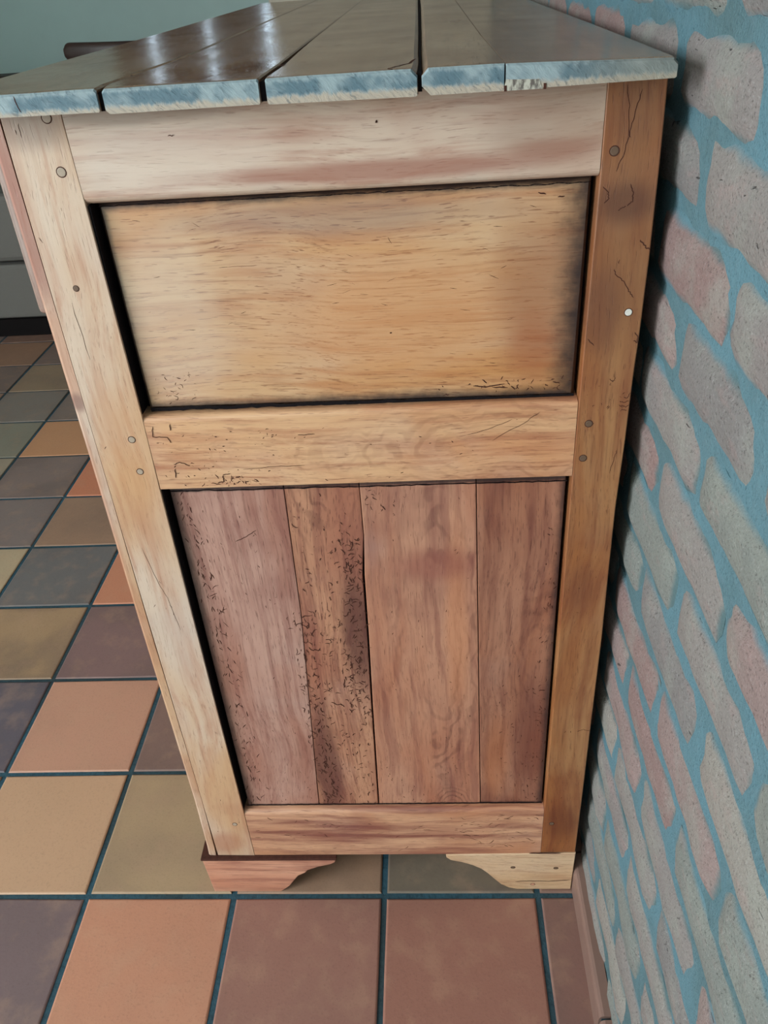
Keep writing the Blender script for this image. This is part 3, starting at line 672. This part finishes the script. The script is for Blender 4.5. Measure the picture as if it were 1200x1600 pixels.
def squiggles(name, y, specs, seed):
    """specs: (n, sampler, step length, n steps, preferred angle, wander, width)"""
    rr = random.Random(seed); bm = bmesh.new()
    for n, samp, st, ns, ang, wan, w in specs:
        for _ in range(n):
            x, z = samp(rr); a_ = ang+rr.gauss(0, 0.28)+(math.pi if rr.random() < 0.5 else 0); pts = [(x, z)]
            for k in range(rr.randint(1, ns)):
                a_ += rr.gauss(0, wan); s_ = st*rr.uniform(0.5, 1.3)
                x += s_*math.cos(a_); z += s_*math.sin(a_); pts.append((x, z))
            ribbon(bm, pts, w*rr.uniform(0.5, 1.25), y-rr.uniform(0.0001, 0.0002))
    o = link(name, bm, M_dark, side); o['kind'] = 'stuff'; return o
V = math.pi/2
def lerp(a_, b2, f): return a_+(b2-a_)*f
def band(pts, sd):          # gaussian band along a polyline in z
    def f(rr):
        z = rr.uniform(pts[0][1], pts[-1][1])
        for (xa, z_a), (xb, z_b) in zip(pts, pts[1:]):
            if min(z_a, z_b) <= z <= max(z_a, z_b): break
        return lerp(xa, xb, (z-z_a)/((z_b-z_a) or 1))+rr.gauss(0, sd), z
    return f
def clampx(f, lo, hi):
    def g(rr):
        for _ in range(30):
            x, z = f(rr)
            if lo(z) < x < hi(z): return x, z
        return (lo(z)+hi(z))/2, z
    return g
def rectf(x0, x1, z0, z1): return lambda rr: (rr.uniform(x0, x1), rr.uniform(z0, z1))
crackx = lambda z: (lerp(0.0020, 0.0088, (z-0.164)/0.296) if z < 0.46 else lerp(0.0088, 0.0148, (z-0.46)/0.2))-0.0015
j1x = lambda z: lerp(-0.0737, -0.0563, (z-0.164)/0.5)+0.001
squiggles('worm_tracks', YP, [
    (230, clampx(band([(0.001, 0.60), (0.002, 0.50), (-0.006, 0.42), (-0.004, 0.34)], 0.012), j1x, crackx), 0.0024, 4, V, 0.6, 0.0010),
    (200, clampx(band([(-0.058, 0.50), (-0.062, 0.38), (-0.058, 0.27), (-0.055, 0.17)], 0.008), lambda z: -0.09, crackx), 0.0026, 4, V, 0.45, 0.0010),
    (170, clampx(rectf(-0.07, 0.0, 0.17, 0.46), j1x, crackx), 0.002, 3, V, 0.8, 0.0009),
    (60, clampx(rectf(-0.055, 0.015, 0.46, 0.655), j1x, crackx), 0.0018, 3, V, 0.8, 0.0009),
    (170, clampx(band([(-0.157, 0.655), (-0.150, 0.50), (-0.150, 0.30), (-0.152, 0.17)], 0.007), lambda z: -0.163, lambda z: -0.12), 0.0030, 3, V, 0.30, 0.0010),
    (90, rectf(-0.158, -0.08, 0.17, 0.655), 0.0018, 2, V, 0.5, 0.0007),
    (90, rectf(0.15, 0.206, 0.17, 0.40), 0.0018, 2, V, 0.6, 0.0008),
    (60, clampx(band([(0.200, 0.60), (0.198, 0.42), (0.200, 0.18)], 0.006), lambda z: 0.17, lambda z: 0.2075), 0.002, 3, V, 0.5, 0.0009),
    (50, rectf(0.01, 0.12, 0.17, 0.26), 0.0018, 2, V, 0.5, 0.0008),
    (45, rectf(0.015, 0.12, 0.26, 0.65), 0.0018, 2, V, 0.5, 0.0007),
    (20, rectf(0.02, 0.05, 0.62, 0.655), 0.002, 3, 0, 0.8, 0.001)], 11)['label'] = 'dark worm tracks in the lower boards'
squiggles('worm_tracks', YC+0.0003, [
    (70, rectf(-0.165, -0.05, 0.669, 0.727), 0.0014, 2, 0, 0.6, 0.0009),
    (28, rectf(-0.13, -0.08, 0.669, 0.678), 0.0020, 3, 0, 0.9, 0.0011),
    (22, rectf(-0.05, 0.20, 0.669, 0.727), 0.0013, 2, 0, 0.4, 0.0007)], 12)['label'] = 'worm holes in the middle rail'
squiggles('worm_tracks', YC+0.0003, [
    (60, rectf(-0.165, 0.205, 0.084, 0.165), 0.003, 3, 0, 0.3, 0.0007),
    (40, rectf(0.10, 0.205, 0.10, 0.165), 0.0035, 3, 0, 0.3, 0.0008)], 13)['label'] = 'dark flecks in the bottom rail'
squiggles('worm_tracks', YC, [
    (26, rectf(-0.215, -0.176, 0.09, 0.98), 0.0022, 2, V, 0.2, 0.0006),
    (14, rectf(0.216, 0.25, 0.73, 0.765), 0.0016, 3, 0, 0.8, 0.0007),
    (16, rectf(0.216, 0.252, 0.10, 0.90), 0.0018, 2, V, 0.5, 0.0007)], 14)['label'] = 'small nicks in the two posts'
squiggles('worm_tracks', YP-0.001, [
    (40, clampx(rectf(0.09, 0.205, 0.7475, 0.762), lambda z: 0.09, lambda z: 0.207), 0.0016, 3, 0, 0.6, 0.0008),
    (26, rectf(-0.155, -0.12, 0.75, 0.78), 0.0016, 3, 0, 0.8, 0.0006),
    (70, rectf(-0.15, 0.19, 0.76, 0.91), 0.0035, 2, 0, 0.08, 0.00035)], 15)['label'] = 'fine dark flecks in the upper panel'

# bracket feet
ff = [(-0.2400, 0.0768), (-0.2422, 0.0735), (-0.2415, 0.060), (-0.2385, 0.0), (-0.1440, 0.0), (-0.1400, 0.0035), (-0.1300, 0.0140), (-0.1230, 0.0260), (-0.1155, 0.0380), (-0.1050, 0.0450), (-0.1015, 0.0505), (-0.0860, 0.0585), (-0.0690, 0.0640), (-0.0620, 0.0690), (-0.0600, 0.0768)]
ff = ff[::-1]
link('bracket_foot', prism_y(bmesh.new(), ff, 0.0062, 0.034, bevel=0.0012, seg=2), M_foot_f, side)['label'] = 'reddish front bracket foot with a curved cut'
link('foot_ledge', box(bmesh.new(), (-0.2435, 0.0040, 0.0766), (-0.0590, 0.034, 0.0802), ROOT, 0.0012, 2), M_dark, side)['label'] = 'dark worn ledge on top of the front foot'
fb = [(0.0870, 0.0810), (0.0875, 0.0745), (0.0925, 0.0690), (0.1080, 0.0640), (0.1220, 0.0570), (0.1340, 0.0480), (0.1430, 0.0370), (0.1520, 0.0240), (0.1610, 0.0115), (0.1720, 0.0035), (0.1830, 0.0), (0.2560, 0.0), (0.2568, 0.0830)]
link('bracket_foot', prism_y(bmesh.new(), fb, YC-0.0012, 0.036, bevel=0.0009), M_foot_b, side)['label'] = 'pale rear bracket foot with pegs and a split'
for x, z in ((0.1760, 0.0520), (0.2330, 0.0500), (0.2040, 0.0120)): peg(x, z, 0.0030, M_peg if z > .02 else M_foot_f, YC-0.0012, 0.8)
bm = bmesh.new(); ribbon(bm, densify([(0.180, 0.0190), (0.20, 0.0205), (0.225, 0.0195), (0.255, 0.0225)]), 0.0013, YC-0.0014)
ribbon(bm, densify([(0.196, 0.0842), (0.21, 0.0838), (0.2375, 0.0842)]), 0.0022, YC-0.0014)
o = link('crack', bm, M_dark, side); o['kind'] = 'stuff'
for yy in (1.28,):
    link('bracket_foot', prism_y(bmesh.new(), ff, yy, yy+0.034, bevel=0.001), M_foot_f, side)
    link('bracket_foot', prism_y(bmesh.new(), fb, yy, yy+0.034, bevel=0.001), M_foot_b, side)

# top planks
def plank(edge_l, edge_r, zt, zb, prof_front, label, round_l=0.0015, round_r=0.0015, mats=None):
    """edge_l/edge_r: functions y -> x; end grain faces -y"""
    bm = bmesh.new(); ys = [-0.0243, -0.0225, -0.018, 0.0, 0.03, 0.06, 0.1, 0.15, 0.2, 0.3, 0.4, 0.5, 0.65, 0.8, 1.0, 1.2, 1.355]
    rings = []
    for k, y in enumerate(ys):
        l, r = edge_l(y), edge_r(y)
        drop = 0.0016 if k == 0 else 0.0004 if k == 1 else 0.0
        z1l, z1r = zt[0]-drop, zt[1]-drop
        zbl, zbr = prof_front if y < 0.02 else (zb, zb)
        w = 0.0 if k > 1 else (0.0006 if k == 0 else 0.0002)
        n = 6; ring = []
        pts = [(l+w+round_l*1.2, zbl), (l+w, zbl+round_l*1.2)]
        pts += [(l+w, z1l-round_l), (l+w+round_l, z1l)]
        for i in range(1, n): pts.append((lerp(l, r, i/n), lerp(z1l, z1r, i/n)+random.uniform(-0.00015, 0.00015)))
        pts += [(r-w-round_r, z1r), (r-w, z1r-round_r), (r-w, zbr+0.0008), (r-w-0.0008, zbr)]
        rings.append([bm.verts.new((x-ROOT.x, y-ROOT.y, z)) for x, z in pts])
    m_ = len(rings[0])
    f = bm.faces.new(rings[0]); f.material_index = 1
    bm.faces.new(rings[-1][::-1])
    for q, (a_, b2) in enumerate(zip(rings, rings[1:])):
        for i in range(m_):
            f = bm.faces.new((a_[i], b2[i], b2[(i+1) % m_], a_[(i+1) % m_]))
            if q == 0: f.material_index = 1
    bmesh.ops.recalc_face_normals(bm, faces=bm.faces)
    o = link('top_plank', bm, mats or [M_top, M_end], side); o['label'] = label; return o
def interp(tab):
    def f(y):
        if y <= tab[0][0]: return tab[0][1]
        for (a_, b2), (c_, d2) in zip(tab, tab[1:]):
            if y <= c_: return lerp(b2, d2, (y-a_)/(c_-a_))
        return tab[-1][1]
    return f
ZT = 1.0056; ZB = 0.9902
j1l = interp([(-0.0243, -0.1322), (0.0, -0.1335), (0.05, -0.1300), (0.18, -0.1203), (0.3, -0.1201), (1.4, -0.1190)])
j1r = interp([(-0.0243, -0.1292), (0.0, -0.1322), (0.05, -0.1293), (0.18, -0.1198), (0.3, -0.1197), (1.4, -0.1186)])
j2l = interp([(-0.0243, -0.0226), (0.03, -0.0220), (0.06, -0.0213), (0.3, -0.0208), (0.8, -0.0190), (1.4, -0.0180)])
j2r = interp([(-0.0243, -0.0188), (0.03, -0.0170), (0.05, -0.0150), (0.06, -0.0165), (0.15, -0.0180), (0.3, -0.0192), (0.8, -0.0184), (1.4, -0.0176)])
j3l = interp([(-0.0243, 0.0824), (-0.01, 0.0832), (0.05, 0.0841), (0.1, 0.0838), (0.3, 0.0846), (1.4, 0.0858)])
j3r = interp([(-0.0243, 0.0848), (0.0, 0.0846), (0.05, 0.0848), (0.1, 0.0848), (0.3, 0.0858), (0.8, 0.0876), (1.4, 0.0880)])
j4l = interp([(-0.0243, 0.1393), (0.2, 0.1384), (1.4, 0.1475)])
j4r = interp([(-0.0243, 0.1395), (0.2, 0.1390), (1.4, 0.1481)])
xL = interp([(-0.0243, -0.2500), (0.11, -0.2530), (0.45, -0.2440), (1.4, -0.2430)])
xR = interp([(-0.0243, 0.2505), (0.13, 0.2520), (0.4, 0.2530), (1.4, 0.2530)])
plank(xL, j1l, (ZT, ZT+0.0004), ZB, (ZB+0.0018, ZB+0.0012), 'front-edge top plank, at the far left', 0.004)
plank(j1r, j2l, (ZT, ZT), ZB, (ZB-0.0002, ZB), 'second top plank from the front edge', 0.002, 0.001)
plank(j2r, j3l, (ZT, ZT+0.0002), ZB, (ZB-0.0004, ZB-0.001), 'middle top plank with a worn corner', 0.001, 0.004)
plank(j3r, j4l, (ZT+0.0002, ZT), ZB-0.0008, (ZB-0.0008, ZB-0.0008), 'narrow top plank right of the open gap', 0.0045, 0.0003)
plank(j4r, xR, (ZT-0.0002, ZT-0.0028), ZB-0.0008, (ZB-0.0006, ZB+0.0006), 'wide top plank next to the brick wall', 0.0003, 0.003)
def gap_dirt_shade(fl, fr, ys):  # black filler for dirt and the painted shade in plank gaps
    bm = bmesh.new(); rows = []
    for y in ys:
        l, r = fl(y)-0.0004, fr(y)+0.0004
        rows.append([bm.verts.new((x-ROOT.x, y-ROOT.y, z)) for x, z in ((l, 0.9915), (r, 0.9915), (r, 1.0030), (l, 1.0030))])
    for a_, b2 in zip(rows, rows[1:]):
        for i in range(4): bm.faces.new((a_[i], a_[(i+1) % 4], b2[(i+1) % 4], b2[i]))
    bm.faces.new(rows[0][::-1]); bm.faces.new(rows[-1]); bmesh.ops.recalc_face_normals(bm, faces=bm.faces)
    link('gap_dirt_shade', bm, M_black, side)
YS = (-0.0205, 0.0, 0.03, 0.05, 0.06, 0.1, 0.15, 0.3, 0.6, 0.8, 1.1, 1.35)
gap_dirt_shade(j1l, j1r, YS); gap_dirt_shade(j2l, j2r, YS); gap_dirt_shade(j3l, j3r, YS)
# brown patch in the end grain
link('end_patch', prism_y(bmesh.new(), [(0.1385, 0.9893), (0.1640, 0.9893), (0.1615, 0.9950), (0.1400, 0.9960)], -0.02455, -0.0240), M_end_b, side)['label'] = 'brown notch patch in the end grain'
bm = bmesh.new()
for x in (0.1388, 0.1645): box(bm, (x, -0.0247, 0.9890), (x+0.0018, -0.0240, 0.9925), ROOT)
ribbon(bm, densify([(-0.1893, 1.0045), (-0.1880, 0.998), (-0.1868, 0.9945)]), 0.0006, -0.02445)
link('crack', bm, M_dark, side)['kind'] = 'stuff'
# cracks and chips on the planks' upper faces
def top_ribbon(bm, pts, w, z):
    n = len(pts)
    A = []
    for i, (x, y) in enumerate(pts):
        a_ = pts[max(0, i-1)]; b2 = pts[min(n-1, i+1)]; dx, dy = b2[0]-a_[0], b2[1]-a_[1]; l = math.hypot(dx, dy) or 1
        ww = w*0.5*(0.3 if i in (0, n-1) else 1)
        A.append((bm.verts.new((x-dy/l*ww-ROOT.x, y+dx/l*ww-ROOT.y, z)), bm.verts.new((x+dy/l*ww-ROOT.x, y-dx/l*ww-ROOT.y, z))))
    for p_, q_ in zip(A, A[1:]): bm.faces.new((p_[0], p_[1], q_[1], q_[0]))
bm = bmesh.new()
top_ribbon(bm, densify([(0.081, 0.035), (0.078, 0.010), (0.070, -0.005), (0.063, -0.015)], 4, 0.0008), 0.0018, ZT+0.0003)
top_ribbon(bm, densify([(0.063, -0.015), (0.066, -0.021)], 3), 0.003, ZT+0.0002)
for _ in range(26):
    x = random.uniform(-0.1, 0.135); y = random.choice((random.uniform(0.0, 0.3), random.uniform(0.3, 1.1))); l = random.uniform(0.004, 0.012)
    top_ribbon(bm, densify([(x, y), (x+random.uniform(-.002, .002)+l*0.8, y+l*0.6)], 3, 0.0003), 0.0006, ZT+0.0004)
top_ribbon(bm, densify([(-0.020, 0.045), (-0.0135, 0.052)], 2), 0.005, ZT+0.0004)
link('crack', bm, M_dark, side)['kind'] = 'stuff'

# front face of the sideboard (seen only from a step to the left)
def fbox(name, y0, y1, z0, z1, x0, x1, mat, parent=side, bev=0.002, seg=2, label=None):
    off = ROOT
    o = link(name, box(bmesh.new(), (x0, y0, z0), (x1, y1, z1), off, bev, seg), mat, parent)
    if label: o['label'] = label
    return o
fbox('front_stile', 1.277, 1.322, 0.083, 0.989, -0.2305, -0.2205, M_front)
ysp = [0.052, 0.460, 0.869, 1.277]
fbox('front_rail', 0.0525, 1.2765, 0.960, 0.989, -0.2300, -0.2205, M_front)
fbox('front_rail', 0.0525, 1.2765, 0.790, 0.826, -0.2300, -0.2205, M_front)
fbox('front_rail', 0.0525, 1.2765, 0.083, 0.150, -0.2300, -0.2205, M_front)
def knob(parent, x, y, z):
    bm = bmesh.new(); n = 14; pr = [(0.0, 0.006), (-0.008, 0.006), (-0.012, 0.013), (-0.020, 0.015), (-0.026, 0.010), (-0.028, 0.0)]
    rings = []
    for dx, r in pr[:-1]: rings.append([bm.verts.new((x+dx-ROOT.x, y+r*math.cos(2*math.pi*i/n)-ROOT.y, z+r*math.sin(2*math.pi*i/n))) for i in range(n)])
    tip = bm.verts.new((x-0.028-ROOT.x, y-ROOT.y, z))
    for a_, b2 in zip(rings, rings[1:]):
        for i in range(n): bm.faces.new((a_[i], a_[(i+1) % n], b2[(i+1) % n], b2[i]))
    for i in range(n): bm.faces.new((rings[-1][i], rings[-1][(i+1) % n], tip))
    bm.faces.new(rings[0][::-1]); bmesh.ops.recalc_face_normals(bm, faces=bm.faces)
    link('knob', bm, M_peg, parent, smooth=True)
for k in range(3):
    a_, b2 = ysp[k]+(0.0 if k == 0 else 0.012), ysp[k+1]-(0.0 if k == 2 else 0.012)
    if k: fbox('front_stile', ysp[k]-0.0115, ysp[k]+0.0115, 0.1505, 0.9595, -0.2300, -0.2205, M_front)
    d = fbox('drawer', a_-0.016 if k == 0 else a_-0.001, b2-0.001, 0.8315, 0.957, -0.2480, -0.2310, M_lip, bev=0.005, seg=3, label='drawer number %s from the near end' % ('one', 'two', 'three')[k])
    knob(d, -0.2480, (a_+b2)/2, 0.892)
    dr = fbox('cupboard_door', a_+0.001, b2-0.001, 0.152, 0.788, -0.2295, -0.2215, M_front)
    fbox('door_panel', a_+0.05, b2-0.05, 0.21, 0.73, -0.2345, -0.2298, M_foot_f, dr)
    knob(dr, -0.2295, b2-0.03, 0.48)

# ------------------------------------------------------------------ sofa beyond, and the dark chair behind it
grey = plain('grey_sofa_cloth', lin((106, 102, 97)), 0.9, 0.2, 0.06, 400, 0.3)
brown = plain('dark_brown_leather', lin((52, 38, 34)), 0.6, 0.4, 0.2, 60, 0.2)
sofa = thing('sofa', 'grey cloth sofa with dark brown back over a painted black plinth at far left', 'sofa', (-1.75, 2.65, 0))
def part(name, a_, b2, mat, bev, parent, org, seg=3, label=None):
    o = link(name, box(bmesh.new(), a_, b2, org, bev, seg), mat, parent, smooth=False)
    if label: o['label'] = label
    return o
so = (-1.75, 2.65, 0)
part('undershadow', (-2.60, 2.165, 0.0), (-1.0, 3.04, 0.062), plain('black_undershadow', lin((22, 18, 18)), 0.9, 0.1), 0.002, sofa, so, 1, 'black painted plinth')  # black box stands in for the shadow under the sofa
part('base', (-2.65, 2.17, 0.065), (-0.95, 3.08, 0.258), grey, 0.012, sofa, so)
part('seat_cushion', (-2.45, 2.175, 0.263), (-1.765, 2.90, 0.492), grey, 0.035, sofa, so, 4)
part('seat_cushion', (-1.755, 2.175, 0.263), (-1.05, 2.90, 0.492), grey, 0.035, sofa, so, 4)
part('backrest', (-2.65, 2.92, 0.262), (-0.95, 3.08, 0.775), brown, 0.03, sofa, so, 3, 'dark brown backrest')
part('armrest', (-2.65, 2.25, 0.262), (-2.46, 2.915, 0.60), grey, 0.03, sofa, so)
part('armrest', (-1.045, 2.25, 0.262), (-0.95, 2.915, 0.60), grey, 0.03, sofa, so)

chair = thing('dining_chair', 'dark wooden chair with rounded top rail showing behind the sideboard top', 'chair', (-1.17, 3.42, 0))
co = (-1.17, 3.42, 0); dwood = plain('dark_chair_wood', lin((62, 44, 38)), 0.45, 0.5, 0.2, 30)
part('seat', (-1.38, 3.21, 0.43), (-0.96, 3.63, 0.465), dwood, 0.008, chair, co)
for x in (-1.36, -0.98):
    part('leg', (x-0.018, 3.60-0.018, 0.0), (x+0.018, 3.60+0.018, 0.43), dwood, 0.004, chair, co, 1)
    part('leg', (x-0.018, 3.22-0.018, 0.0), (x+0.018, 3.22+0.018, 0.80), dwood, 0.004, chair, co, 1)
bm = bmesh.new(); n = 16; rings = []
for f in (0.0, 0.004, 0.012, 0.025, 0.045, 0.07, 0.12, 0.2, 0.35, 0.5, 0.65, 0.8, 0.88, 0.93, 0.955, 0.975, 0.988, 0.996, 1.0):
    x = -1.395+0.45*f; y = 3.215-0.035*math.sin(math.pi*f)
    e = min(1.0, math.sqrt(max(0.0, 1-(1-min(f, 1-f)/0.07)**2)) if min(f, 1-f) < 0.07 else 1.0); e = max(e, 0.35)**0.7
    cz = 0.822-0.006*f*2; hz = 0.038*e; hy = 0.012
    rings.append([bm.verts.new((x-co[0], y+hy*math.cos(a_)-co[1], cz+hz*math.sin(a_))) for a_ in [2*math.pi*i/12 for i in range(12)]])
for a_, b2 in zip(rings, rings[1:]):
    for i in range(12): bm.faces.new((a_[i], a_[(i+1) % 12], b2[(i+1) % 12], b2[i]))
bm.faces.new(rings[0][::-1]); bm.faces.new(rings[-1]); bmesh.ops.recalc_face_normals(bm, faces=bm.faces)
link('top_rail', bm, dwood, chair, smooth=True)
for k in range(3): part('back_slat', (-1.28+k*0.10, 3.205, 0.462), (-1.26+k*0.10, 3.217, 0.80), dwood, 0.002, chair, co, 1)
